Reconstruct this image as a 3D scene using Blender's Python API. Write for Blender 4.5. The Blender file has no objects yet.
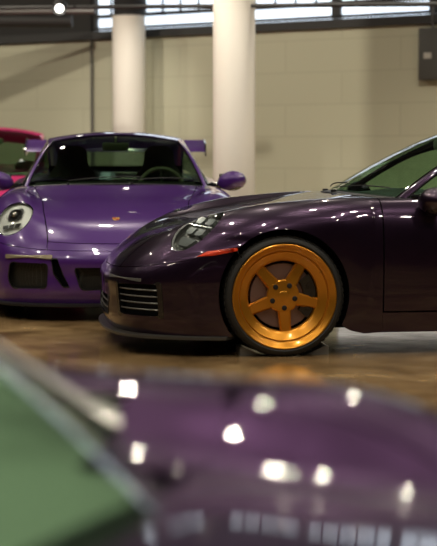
import bpy, bmesh, math, random
import numpy as np
from mathutils import Vector, Matrix
from mathutils.bvhtree import BVHTree
random.seed(4)
SC = bpy.context.scene
COL = SC.collection
PI = math.pi
R = math.radians

# ------------------------------------------------------------------ camera, light, exposure
F_PX, CAM_H, PITCH = 1548.0, 1.12, math.atan(120 / 1548.0)
cam_d = bpy.data.cameras.new('camera')
cam = bpy.data.objects.new('camera', cam_d); COL.objects.link(cam)
cam.location = (0, 0, CAM_H)
cam.rotation_euler = (PI / 2 - PITCH, 0, 0)
cam_d.sensor_fit = 'HORIZONTAL'; cam_d.sensor_width = 24.0
cam_d.lens = 24.0 * F_PX / 437.0
cam_d.clip_start = 0.05; cam_d.clip_end = 100
cam_d.dof.use_dof = True
cam_d.dof.focus_distance = 9.2
cam_d.dof.aperture_fstop = 2.1
SC.camera = cam

w = bpy.data.worlds.new('world'); SC.world = w; w.use_nodes = True
w.node_tree.nodes['Background'].inputs[0].default_value = (0.9, 0.95, 1.0, 1)
w.node_tree.nodes['Background'].inputs[1].default_value = 0.05
SC.view_settings.view_transform = 'Standard'
SC.view_settings.look = 'None'
SC.view_settings.gamma = 1.0
SC.view_settings.exposure = 0.0
SC.cycles.use_denoising = True
SC.cycles.max_bounces = 8

def spot(x, y, z, power, aim=None, size=120, rad=0.05, col=(1.0, 0.90, 0.74), blend=0.6):
    l = bpy.data.lights.new('ceiling_or_added_light', 'SPOT')
    l.energy = power; l.color = col; l.spot_size = R(size); l.spot_blend = blend
    l.shadow_soft_size = rad
    o = bpy.data.objects.new('ceiling_or_added_light', l); COL.objects.link(o)
    o.location = (x, y, z)
    d = (Vector(aim) if aim else Vector((x, y, 0))) - Vector((x, y, z))
    o.rotation_euler = d.to_track_quat('-Z', 'Y').to_euler()
    return o

LAMP_P = 62
for iy in range(10):
    for ix in range(7):
        x = -5.4 + 1.8 * ix + (0.9 if iy % 2 else 0); y = 0.4 + 1.75 * iy
        if iy == 8 and -2.6 < x < 1.0: continue
        spot(x, y, 3.9, LAMP_P, rad=0.04)
# unseen washers added to even out the far wall, in a row parallel to it
for a in (-9, -6.2, -3.4, -.6, 2.2, 5.0, 7.8):
    p = Vector((-.255, 20.4, 0)) + Vector((.8475, -.5306, 0)) * a - Vector((.5306, .8475, 0)) * 4.6
    q = Vector((-.255, 20.4, 1.2)) + Vector((.8475, -.5306, 0)) * a
    spot(p.x, p.y, 4.1, 260, aim=q, size=110, rad=0.06, blend=1.0)

for x, y, tx, ty in ((.9, 13.4, .16, 16.4), (-.5, 13.4, .16, 16.4), (-.4, 17.4, -1.17, 20.4), (-1.7, 17.0, -1.17, 20.4)):  # unseen spots added to brighten the two columns
    spot(x, y, 3.9, 170, aim=(tx, ty, 1.7), size=34, rad=0.05, col=(1, .93, .82), blend=1)
spot(-2.3, 15.4, 3.9, 170, rad=0.04)  # unseen lamp added to brighten the pink car
for x in (1.6, 3.4):  # unseen cool lamps added only to light the low white reflector
    spot(x, 10.9, 3.9, 1500, aim=(x, 11.7, .25), size=42, rad=0.04, col=(.86, .93, 1.0))

# ------------------------------------------------------------------ materials
MATS = {}
def mat(name, base, rough=0.5, metal=0.0, coat=0.0, coat_rough=0.03, spec=0.5, emit=None, es=0.0, bump=None):
    if name in MATS: return MATS[name]
    m = bpy.data.materials.new(name); m.use_nodes = True
    b = m.node_tree.nodes['Principled BSDF']
    b.inputs['Base Color'].default_value = (*base, 1)
    b.inputs['Roughness'].default_value = rough
    b.inputs['Metallic'].default_value = metal
    b.inputs['Coat Weight'].default_value = coat
    b.inputs['Coat Roughness'].default_value = coat_rough
    b.inputs['Specular IOR Level'].default_value = spec
    if emit:
        b.inputs['Emission Color'].default_value = (*emit, 1)
        b.inputs['Emission Strength'].default_value = es
    if bump:
        nt = m.node_tree; n = nt.nodes.new('ShaderNodeTexNoise'); tc = nt.nodes.new('ShaderNodeTexCoord')
        n.inputs['Scale'].default_value = bump[0]; n.inputs['Detail'].default_value = 5
        bp = nt.nodes.new('ShaderNodeBump'); bp.inputs['Strength'].default_value = bump[1]; bp.inputs['Distance'].default_value = 0.01
        nt.links.new(tc.outputs['Object'], n.inputs['Vector'])
        nt.links.new(n.outputs['Fac'], bp.inputs['Height']); nt.links.new(bp.outputs['Normal'], b.inputs['Normal'])
    MATS[name] = m
    return m

def paint(name, base, metal, rough, flake=0.25):
    m = mat(name, base, rough, metal, 1.0, 0.02)
    nt = m.node_tree; b = nt.nodes['Principled BSDF']
    tc = nt.nodes.new('ShaderNodeTexCoord'); n = nt.nodes.new('ShaderNodeTexVoronoi')
    n.inputs['Scale'].default_value = 900
    hs = nt.nodes.new('ShaderNodeHueSaturation'); hs.inputs['Color'].default_value = (*base, 1)
    mr = nt.nodes.new('ShaderNodeMapRange'); mr.inputs[3].default_value = 1 - flake; mr.inputs[4].default_value = 1 + flake
    sp = nt.nodes.new('ShaderNodeSeparateColor')
    nt.links.new(tc.outputs['Object'], n.inputs['Vector']); nt.links.new(n.outputs['Color'], sp.inputs['Color'])
    nt.links.new(sp.outputs[0], mr.inputs[0]); nt.links.new(mr.outputs[0], hs.inputs['Value'])
    nt.links.new(hs.outputs['Color'], b.inputs['Base Color'])
    return m

def glass(name, tint, ior=1.5):
    if name in MATS: return MATS[name]
    m = bpy.data.materials.new(name); m.use_nodes = True
    nt = m.node_tree; nt.nodes.clear()
    out = nt.nodes.new('ShaderNodeOutputMaterial'); mx = nt.nodes.new('ShaderNodeMixShader')
    fr = nt.nodes.new('ShaderNodeFresnel'); fr.inputs['IOR'].default_value = ior
    t = nt.nodes.new('ShaderNodeBsdfTransparent'); t.inputs['Color'].default_value = (*tint, 1)
    g = nt.nodes.new('ShaderNodeBsdfGlossy'); g.inputs['Roughness'].default_value = 0.01
    ge = nt.nodes.new('ShaderNodeNewGeometry'); su = nt.nodes.new('ShaderNodeMath'); su.operation = 'SUBTRACT'; su.inputs[0].default_value = 1
    mu = nt.nodes.new('ShaderNodeMath'); mu.operation = 'MULTIPLY'
    nt.links.new(ge.outputs['Backfacing'], su.inputs[1]); nt.links.new(su.outputs[0], mu.inputs[0]); nt.links.new(fr.outputs[0], mu.inputs[1])
    nt.links.new(mu.outputs[0], mx.inputs[0]); nt.links.new(t.outputs[0], mx.inputs[1]); nt.links.new(g.outputs[0], mx.inputs[2])
    nt.links.new(mx.outputs[0], out.inputs['Surface'])
    MATS[name] = m
    return m

M_DARKPURPLE = paint('dark_aubergine_metallic_paint', (0.031, 0.0150, 0.039), 0.8, 0.31)
M_VIOLET = paint('bright_violet_paint', (0.082, 0.020, 0.205), 0.1, 0.30, 0.08)
M_FG = paint('violet_metallic_paint', (0.056, 0.021, 0.074), 0.75, 0.38)
M_PINK = paint('hot_pink_paint', (0.80, 0.035, 0.22), 0.0, 0.4, 0.03)
M_BLACK = mat('satin_black_plastic', (0.012, 0.012, 0.013), 0.45)
M_GLOSSBLACK = mat('gloss_black_trim', (0.010, 0.010, 0.011), 0.12, coat=0.6)
M_INNER = mat('dark_inner_structure', (0.006, 0.006, 0.007), 0.9, spec=0.1)
M_RUBBER = mat('black_tyre_rubber', (0.018, 0.018, 0.017), 0.62, bump=(140, 0.15))
M_ORANGE = mat('orange_gold_wheel_lacquer', (0.68, 0.29, 0.025), 0.30, 0.72, 0.5, 0.08)
M_GREYWHEEL = mat('dark_grey_wheel_lacquer', (0.05, 0.05, 0.055), 0.35, 0.6)
M_CHROME = mat('bright_chrome', (0.75, 0.76, 0.76), 0.10, 1.0)
M_SILVER = mat('silver_reflector', (0.55, 0.55, 0.54), 0.25, 1.0)
M_SMOKE = mat('smoked_lamp_housing', (0.20, 0.20, 0.19), 0.35, 0.5)
M_LED = mat('led_lens', (0.22, 0.235, 0.23), 0.10, 0.4, 1.0)
M_RED = mat('red_orange_reflector', (0.75, 0.060, 0.020), 0.18, 0.0, 1.0, emit=None)
M_AMBERWHITE = mat('clear_turn_signal_lens', (0.42, 0.36, 0.25), 0.2, 0.3, 1.0)
M_CALIPER = mat('black_brake_caliper_lacquer', (0.015, 0.015, 0.016), 0.22, 0.0, 0.7)
M_LEATHER = mat('black_leather', (0.014, 0.014, 0.014), 0.55, bump=(60, 0.1))
M_SUEDE = mat('dark_grey_suede', (0.15, 0.15, 0.13), 0.85)
M_TANRIM = mat('worn_olive_leather_rim', (0.26, 0.25, 0.17), 0.5)
M_GOLD = mat('gold_enamel', (0.70, 0.42, 0.10), 0.3, 0.7)
M_REDENAMEL = mat('red_enamel', (0.55, 0.03, 0.02), 0.3)
M_GLASS = glass('green_tinted_glass', (0.74, 0.85, 0.76))
M_GLASSDARK = glass('dark_tinted_glass', (0.60, 0.68, 0.60))
M_LENS = glass('clear_lamp_lens', (0.93, 0.95, 0.95))
M_MESH = None

def disc_mat():
    m = mat('drilled_iron_brake_disc', (0.20, 0.15, 0.145), 0.42, 0.75)
    nt = m.node_tree; b = nt.nodes['Principled BSDF']
    tc = nt.nodes.new('ShaderNodeTexCoord'); v = nt.nodes.new('ShaderNodeTexVoronoi')
    v.inputs['Scale'].default_value = 48; v.inputs['Randomness'].default_value = 0.25
    cr_ = nt.nodes.new('ShaderNodeValToRGB')
    cr_.color_ramp.elements[0].position = 0.16; cr_.color_ramp.elements[0].color = (0.02, 0.015, 0.015, 1)
    cr_.color_ramp.elements[1].position = 0.22; cr_.color_ramp.elements[1].color = (0.31, 0.21, 0.20, 1)
    nt.links.new(tc.outputs['Object'], v.inputs['Vector']); nt.links.new(v.outputs['Distance'], cr_.inputs[0])
    nt.links.new(cr_.outputs[0], b.inputs['Base Color'])
    return m
M_DISC = disc_mat()

def mesh_mat():
    m = mat('black_honeycomb_mesh', (0.03, 0.03, 0.025), 0.5)
    nt = m.node_tree; b = nt.nodes['Principled BSDF']
    tc = nt.nodes.new('ShaderNodeTexCoord'); v = nt.nodes.new('ShaderNodeTexVoronoi')
    v.feature = 'DISTANCE_TO_EDGE'; v.inputs['Scale'].default_value = 90; v.inputs['Randomness'].default_value = 0
    cr_ = nt.nodes.new('ShaderNodeValToRGB')
    cr_.color_ramp.elements[0].position = 0.03; cr_.color_ramp.elements[0].color = (0.05, 0.05, 0.042, 1)
    cr_.color_ramp.elements[1].position = 0.08; cr_.color_ramp.elements[1].color = (0.008, 0.008, 0.006, 1)
    nt.links.new(tc.outputs['Object'], v.inputs['Vector']); nt.links.new(v.outputs['Distance'], cr_.inputs[0])
    nt.links.new(cr_.outputs[0], b.inputs['Base Color'])
    return m
M_MESH = mesh_mat()

# ------------------------------------------------------------------ mesh helpers
def link(name, me, material, parent=None, smooth=35):
    o = bpy.data.objects.new(name, me); COL.objects.link(o)
    if material: me.materials.append(material)
    if smooth is not None:
        for p in me.polygons: p.use_smooth = True
        me.set_sharp_from_angle(angle=R(smooth))
    if parent: o.parent = parent
    return o

def from_bm(name, bm, material, parent=None, smooth=35, recalc=True):
    if recalc: bmesh.ops.recalc_face_normals(bm, faces=bm.faces)
    me = bpy.data.meshes.new(name); bm.to_mesh(me); bm.free()
    return link(name, me, material, parent, smooth)

def from_vf(name, V, Fc, material, parent=None, smooth=35, recalc=True):
    bm = bmesh.new()
    vs = [bm.verts.new(v) for v in V]
    for f in Fc:
        try: bm.faces.new([vs[i] for i in f])
        except ValueError: pass
    bmesh.ops.remove_doubles(bm, verts=bm.verts, dist=1e-6)
    return from_bm(name, bm, material, parent, smooth, recalc)

def grid_solid(name, G, thick, material, parent=None, smooth=35, inward=None, drop=None):
    """thick shell from an (n, m, 3) point grid; offset goes against the grid normal"""
    n, m = G.shape[:2]
    du = np.gradient(G, axis=0); dv = np.gradient(G, axis=1)
    N = np.cross(du, dv); L = np.linalg.norm(N, axis=2, keepdims=True); L[L < 1e-9] = 1; N = N / L
    sgn = 1.0
    if inward is not None:
        out = G.reshape(-1, 3) - np.array(inward)
        if (out * N.reshape(-1, 3)).sum() < 0: sgn = -1.0
    I = G - sgn * N * thick
    V = np.concatenate([G.reshape(-1, 3), I.reshape(-1, 3)]); K = n * m
    Fc = []
    for i in range(n - 1):
        for j in range(m - 1):
            a, b, c, d = i * m + j, (i + 1) * m + j, (i + 1) * m + j + 1, i * m + j + 1
            if drop is not None and drop(Vector((G[i, j] + G[i + 1, j + 1]) / 2)): continue
            Fc.append((a, b, c, d)); Fc.append((d + K, c + K, b + K, a + K))
    ring = [i * m for i in range(n)] + [(n - 1) * m + j for j in range(1, m)] + \
           [i * m + m - 1 for i in range(n - 2, -1, -1)] + [j for j in range(m - 2, 0, -1)]
    for a, b in zip(ring, ring[1:] + ring[:1]): Fc.append((b, a, a + K, b + K))
    if sgn < 0: Fc = [f[::-1] for f in Fc]
    return from_vf(name, V.tolist(), Fc, material, parent, smooth, recalc=False)

def add_box(bm, c, s, rot=None, bev=0.0):
    r = bmesh.ops.create_cube(bm, size=1.0)
    M = Matrix.Translation(c) @ (rot.to_4x4() if rot else Matrix()) @ Matrix.Diagonal((*s, 1))
    bmesh.ops.transform(bm, matrix=M, verts=r['verts'])
    if bev:
        es = list({e for v in r['verts'] for e in v.link_edges})
        bmesh.ops.bevel(bm, geom=es, offset=bev, segments=2, affect='EDGES', profile=0.5)

def tube_into(bm, pts, rad, n=8, closed=False):
    pts = [Vector(p) for p in pts]; rings = []
    N = len(pts)
    for i, p in enumerate(pts):
        a = pts[(i - 1) % N] if (closed or i > 0) else p
        b = pts[(i + 1) % N] if (closed or i < N - 1) else p
        t = (b - a).normalized()
        up = Vector((0, 0, 1)) if abs(t.z) < 0.9 else Vector((1, 0, 0))
        s = t.cross(up).normalized(); q = s.cross(t)
        rr = rad[i] if hasattr(rad, '__len__') else rad
        rings.append([bm.verts.new(p + (s * math.cos(2 * PI * k / n) + q * math.sin(2 * PI * k / n)) * rr) for k in range(n)])
    for i in range(N if closed else N - 1):
        A, B = rings[i], rings[(i + 1) % N]
        for k in range(n): bm.faces.new((A[k], A[(k + 1) % n], B[(k + 1) % n], B[k]))
    if not closed:
        bm.faces.new(rings[0][::-1]); bm.faces.new(rings[-1])

def lathe_into(bm, prof, n=64, axis='y', center=(0, 0, 0), closed_ends=True, ang=(0, 2 * PI)):
    """prof: (r, h) along the axis"""
    full = abs(ang[1] - ang[0] - 2 * PI) < 1e-6
    cnt = n if full else n + 1
    rings = []
    for k in range(cnt):
        a = ang[0] + (ang[1] - ang[0]) * k / n
        ring = []
        for r, h in prof:
            if axis == 'y': p = (r * math.cos(a), h, r * math.sin(a))
            else: p = (r * math.cos(a), r * math.sin(a), h)
            ring.append(bm.verts.new(Vector(p) + Vector(center)))
        rings.append(ring)
    for k in range(cnt if full else cnt - 1):
        A, B = rings[k], rings[(k + 1) % cnt]
        for j in range(len(prof) - 1): bm.faces.new((A[j], B[j], B[j + 1], A[j + 1]))
    bmesh.ops.remove_doubles(bm, verts=bm.verts, dist=1e-6)

def prism_into(bm, poly, frame, d0, d1):
    """poly in 2D (a, b), frame = (origin, A, B, N): extrude from d0 to d1 along N"""
    o, A, B, N = frame
    f0 = [bm.verts.new(o + A * a + B * b + N * d0) for a, b in poly]
    f1 = [bm.verts.new(o + A * a + B * b + N * d1) for a, b in poly]
    bm.faces.new(f0[::-1]); bm.faces.new(f1)
    k = len(poly)
    for i in range(k): bm.faces.new((f0[i], f0[(i + 1) % k], f1[(i + 1) % k], f1[i]))

def round_poly(poly, r, seg=4):
    out = []; n = len(poly)
    for i in range(n):
        p0, p, p1 = Vector(poly[i - 1]), Vector(poly[i]), Vector(poly[(i + 1) % n])
        a = (p0 - p); b = (p1 - p); rr = min(r, a.length * .45, b.length * .45)
        a = p + a.normalized() * rr; b = p + b.normalized() * rr
        for k in range(seg + 1):
            t = k / seg
            out.append(tuple(a * (1 - t) ** 2 + p * 2 * t * (1 - t) + b * t * t))
    return out

def boolean_cut(o, cutters):
    n0 = len(o.data.polygons)
    for c in cutters:
        for solver in ('EXACT', 'FAST'):
            md = o.modifiers.new('cut', 'BOOLEAN'); md.object = c; md.operation = 'DIFFERENCE'; md.solver = solver
            bpy.context.view_layer.update()
            dg = bpy.context.evaluated_depsgraph_get()
            me = bpy.data.meshes.new_from_object(o.evaluated_get(dg))
            o.modifiers.clear()
            if len(me.polygons) > .5 * n0: break
        if len(me.polygons) > .5 * n0:
            old = o.data; o.data = me; bpy.data.meshes.remove(old)
    me = o.data
    for p in me.polygons: p.use_smooth = True
    me.set_sharp_from_angle(angle=R(35))

def thing(name, label, cat, loc=(0, 0, 0), rz=0.0, group=None, scale=None):
    o = bpy.data.objects.new(name, None); COL.objects.link(o)
    o.location = loc; o.rotation_euler = (0, 0, rz); o.empty_display_size = 0.2
    o['label'] = label; o['category'] = cat
    if group: o['group'] = group
    return o

def tag(o, label, cat, group=None):
    o['label'] = label; o['category'] = cat
    if group: o['group'] = group
    return o

def struct(o):
    o['kind'] = 'structure'; return o

# ------------------------------------------------------------------ car body control cage
# local axes of a car: x to the rear from the front axle, y to its right, z up
PLAN = [(-.945, 0), (-.937, .25), (-.905, .46), (-.845, .62), (-.745, .74), (-.62, .815), (-.50, .865), (-.38, .893), (-.28, .905)]
def bump_row(dx, dy, zs):
    return [(x + dx * (1 if i < 5 else max(0, 1 - (i - 4) * .3)), y * (1 + dy), z) for i, ((x, y), z) in enumerate(zip(PLAN, zs))]
CAGE = [
  bump_row(.03, -.012, [.115] * 9),
  bump_row(.00, 0.0, [.20] * 9),
  bump_row(.00, .004, [.31, .31, .31, .31, .31, .315, .32, .32, .32]),
  bump_row(-.002, .004, [.405, .405, .408, .415, .425, .435, .45, .46, .47]),
  bump_row(.035, -.004, [.468, .470, .476, .487, .502, .52, .545, .572, .594]),
  [(-.835,0,.545),(-.83,.25,.55),(-.79,.46,.562),(-.72,.63,.575),(-.63,.735,.578),(-.54,.80,.578),(-.44,.852,.584),(-.33,.885,.600),(-.24,.907,.615)],
  [(-.70,0,.635),(-.69,.27,.643),(-.65,.48,.662),(-.57,.625,.69),(-.51,.725,.675),(-.44,.80,.655),(-.36,.855,.642),(-.26,.89,.64),(-.17,.91,.64)],
  [(-.50,0,.70),(-.49,.30,.705),(-.46,.50,.722),(-.39,.625,.768),(-.35,.735,.757),(-.30,.82,.724),(-.25,.875,.69),(-.17,.905,.665),(-.09,.918,.64)],
  [(-.22,0,.765),(-.21,.33,.766),(-.18,.52,.778),(-.14,.655,.826),(-.12,.76,.814),(-.10,.845,.772),(-.07,.895,.725),(-.04,.917,.68),(0,.925,.62)],
  [(.08,0,.818),(.08,.37,.815),(.09,.56,.817),(.10,.675,.852),(.10,.775,.838),(.10,.855,.79),(.12,.902,.73),(.14,.92,.62),(.17,.922,.46)],
  [(.27,0,.855),(.28,.43,.852),(.29,.59,.850),(.30,.69,.868),(.30,.785,.848),(.30,.86,.79),(.31,.898,.70),(.31,.905,.46),(.31,.897,.19)],
  [(.42,0,.882),(.45,.47,.880),(.48,.61,.870),(.48,.70,.873),(.48,.79,.848),(.48,.86,.78),(.48,.89,.62),(.46,.897,.36),(.43,.885,.125)],
  [(.56,0,.89),(.56,.48,.885),(.56,.63,.872),(.56,.72,.868),(.56,.80,.84),(.56,.86,.76),(.56,.888,.60),(.56,.890,.34),(.56,.878,.125)],
  [(.90,0,.89),(.90,.48,.885),(.90,.64,.875),(.90,.735,.868),(.90,.805,.838),(.90,.864,.75),(.90,.892,.60),(.90,.895,.34),(.90,.878,.125)],
  [(1.45,0,.90),(1.45,.48,.90),(1.45,.66,.885),(1.45,.755,.875),(1.45,.82,.842),(1.45,.875,.75),(1.45,.90,.60),(1.45,.90,.34),(1.45,.882,.125)],
  [(1.95,0,.96),(1.95,.48,.95),(1.95,.66,.925),(1.95,.76,.905),(1.95,.845,.873),(1.95,.905,.79),(1.95,.925,.65),(1.95,.915,.36),(1.95,.90,.125)],
  [(2.2,0,.97),(2.2,.46,.96),(2.2,.64,.94),(2.2,.75,.92),(2.2,.85,.885),(2.2,.915,.80),(2.2,.935,.68),(2.18,.935,.52),(2.16,.925,.40)],
  [(2.45,0,.93),(2.45,.44,.925),(2.45,.61,.92),(2.45,.73,.91),(2.45,.845,.88),(2.45,.915,.80),(2.45,.937,.73),(2.45,.94,.66),(2.45,.94,.60)],
  [(2.78,0,.86),(2.78,.42,.86),(2.78,.58,.865),(2.78,.70,.865),(2.76,.81,.835),(2.74,.885,.765),(2.72,.915,.68),(2.70,.925,.58),(2.68,.925,.46)],
  [(3.10,0,.78),(3.10,.40,.78),(3.10,.55,.785),(3.08,.66,.785),(3.05,.76,.755),(3.00,.84,.69),(2.97,.875,.58),(2.93,.88,.40),(2.86,.87,.22)],
  [(3.42,0,.67),(3.41,.38,.67),(3.39,.51,.67),(3.36,.60,.665),(3.31,.70,.64),(3.26,.78,.59),(3.20,.83,.48),(3.14,.845,.34),(3.08,.84,.20)],
  [(3.52,0,.48),(3.51,.36,.48),(3.48,.50,.48),(3.44,.60,.475),(3.38,.70,.46),(3.32,.77,.42),(3.26,.81,.35),(3.20,.825,.27),(3.14,.82,.18)],
  [(3.47,0,.20),(3.46,.36,.20),(3.43,.50,.20),(3.39,.60,.20),(3.33,.69,.195),(3.27,.76,.19),(3.21,.79,.18),(3.16,.80,.17),(3.10,.79,.15)],
]
CAGE = np.array(CAGE, float)
NS, NK = CAGE.shape[:2]

def cr_weights(t, n):
    """Catmull-Rom weights of n uniform control points at parameters t"""
    t = np.atleast_1d(np.asarray(t, float)); W = np.zeros((len(t), n))
    for r, x in enumerate(t):
        x = min(max(x, 0), n - 1); i = min(int(x), n - 2); f = x - i
        ws = (-.5 * f + f * f - .5 * f ** 3, 1 - 2.5 * f * f + 1.5 * f ** 3, .5 * f + 2 * f * f - 1.5 * f ** 3, -.5 * f * f + .5 * f ** 3)
        for k, wt in zip((i - 1, i, i + 1, i + 2), ws):
            if k < 0: W[r, 0] += 2 * wt; W[r, 1] -= wt
            elif k > n - 1: W[r, n - 1] += 2 * wt; W[r, n - 2] -= wt
            else: W[r, k] += wt
    return W

def curve(P, t):
    P = np.asarray(P, float); return cr_weights(t, len(P)) @ P

class Body:
    def __init__(self, warp=None):
        C = CAGE.copy()
        L = C[:, :0:-1, :].copy(); L[:, :, 1] *= -1
        self.full = np.concatenate([L, C], axis=1)            # lines -8 .. 8
        self.warp = warp
        self.bvh = None
    def ev(self, us, vs):
        G = np.einsum('ai,bj,ijk->abk', cr_weights(us, NS), cr_weights(np.asarray(vs) + NK - 1, 2 * NK - 1), self.full)
        return self.warp(G) if self.warp else G
    def tree(self):
        if self.bvh is None:
            us = np.linspace(0, NS - 1, 200); vs = np.linspace(-8, 8, 180)
            G = self.ev(us, vs); n, m = G.shape[:2]
            V = [Vector(p) for p in G.reshape(-1, 3)]
            Fc = [(i * m + j, (i + 1) * m + j, (i + 1) * m + j + 1, i * m + j + 1) for i in range(n - 1) for j in range(m - 1)]
            self.bvh = BVHTree.FromPolygons(V, Fc)
        return self.bvh
    def hit(self, o, d):
        loc, nor, i, dist = self.tree().ray_cast(Vector(o), Vector(d).normalized(), .75)
        if loc is not None and nor.dot(Vector(d)) > 0: nor = -nor
        return loc, nor
    def panel(self, name, u0, u1, v0, v1, material, parent, thick=.008, du=.06, dv=.10, drop=None):
        nu = max(3, int(round((u1 - u0) / du))); nv = max(3, int(round((v1 - v0) / dv)))
        us = np.linspace(u0, u1, nu + 1); vs = np.linspace(v0, v1, nv + 1)
        return grid_solid(name, self.ev(us, vs), thick, material, parent, inward=(1.2, 0, .35), drop=drop)

def frame_from(o, n, up=(0, 0, 1)):
    n = Vector(n).normalized(); A = Vector(up).cross(n).normalized(); B = n.cross(A).normalized()
    return (Vector(o), A, B, n)

def drape(body, poly, frame, off, thick, name, material, parent, rings=6, dome=0.0):
    """flat outline projected along -N onto the body: a thin solid that follows the skin"""
    o, A, B, N = frame
    c = Vector((sum(p[0] for p in poly) / len(poly), sum(p[1] for p in poly) / len(poly)))
    def pt(a, b, lift):
        s = o + A * a + B * b + N * .25
        loc, nor = body.hit(s, -N)
        if loc is None: loc = o + A * a + B * b
        return loc + N * (off + lift)
    bm = bmesh.new(); n = len(poly)
    def layer(dz):
        ctr = bm.verts.new(pt(c.x, c.y, dome + dz)); rows = []
        for r in range(1, rings + 1):
            t = r / rings
            rows.append([bm.verts.new(pt(c.x + (a - c.x) * t, c.y + (b - c.y) * t, dome * (1 - t * t) + dz)) for a, b in poly])
        return ctr, rows
    def faces(ctr, rows, flip):
        for i in range(n):
            j = (i + 1) % n
            f = [ctr, rows[0][i], rows[0][j]]; bm.faces.new(f[::-1] if flip else f)
            for r in range(rings - 1):
                f = [rows[r][i], rows[r + 1][i], rows[r + 1][j], rows[r][j]]; bm.faces.new(f[::-1] if flip else f)
    t = layer(0); b = layer(-thick)
    faces(*t, False); faces(*b, True)
    for i in range(n):
        j = (i + 1) % n
        bm.faces.new((t[1][-1][i], b[1][-1][i], b[1][-1][j], t[1][-1][j]))
    return from_bm(name, bm, material, parent, 40)

def ellipse(a, b, n=32, rot=0.0, egg=0.0):
    out = []
    for k in range(n):
        t = 2 * PI * k / n
        x, y = a * math.cos(t) * (1 + egg * math.sin(t)), b * math.sin(t)
        out.append((x * math.cos(rot) - y * math.sin(rot), x * math.sin(rot) + y * math.cos(rot)))
    return out

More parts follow.
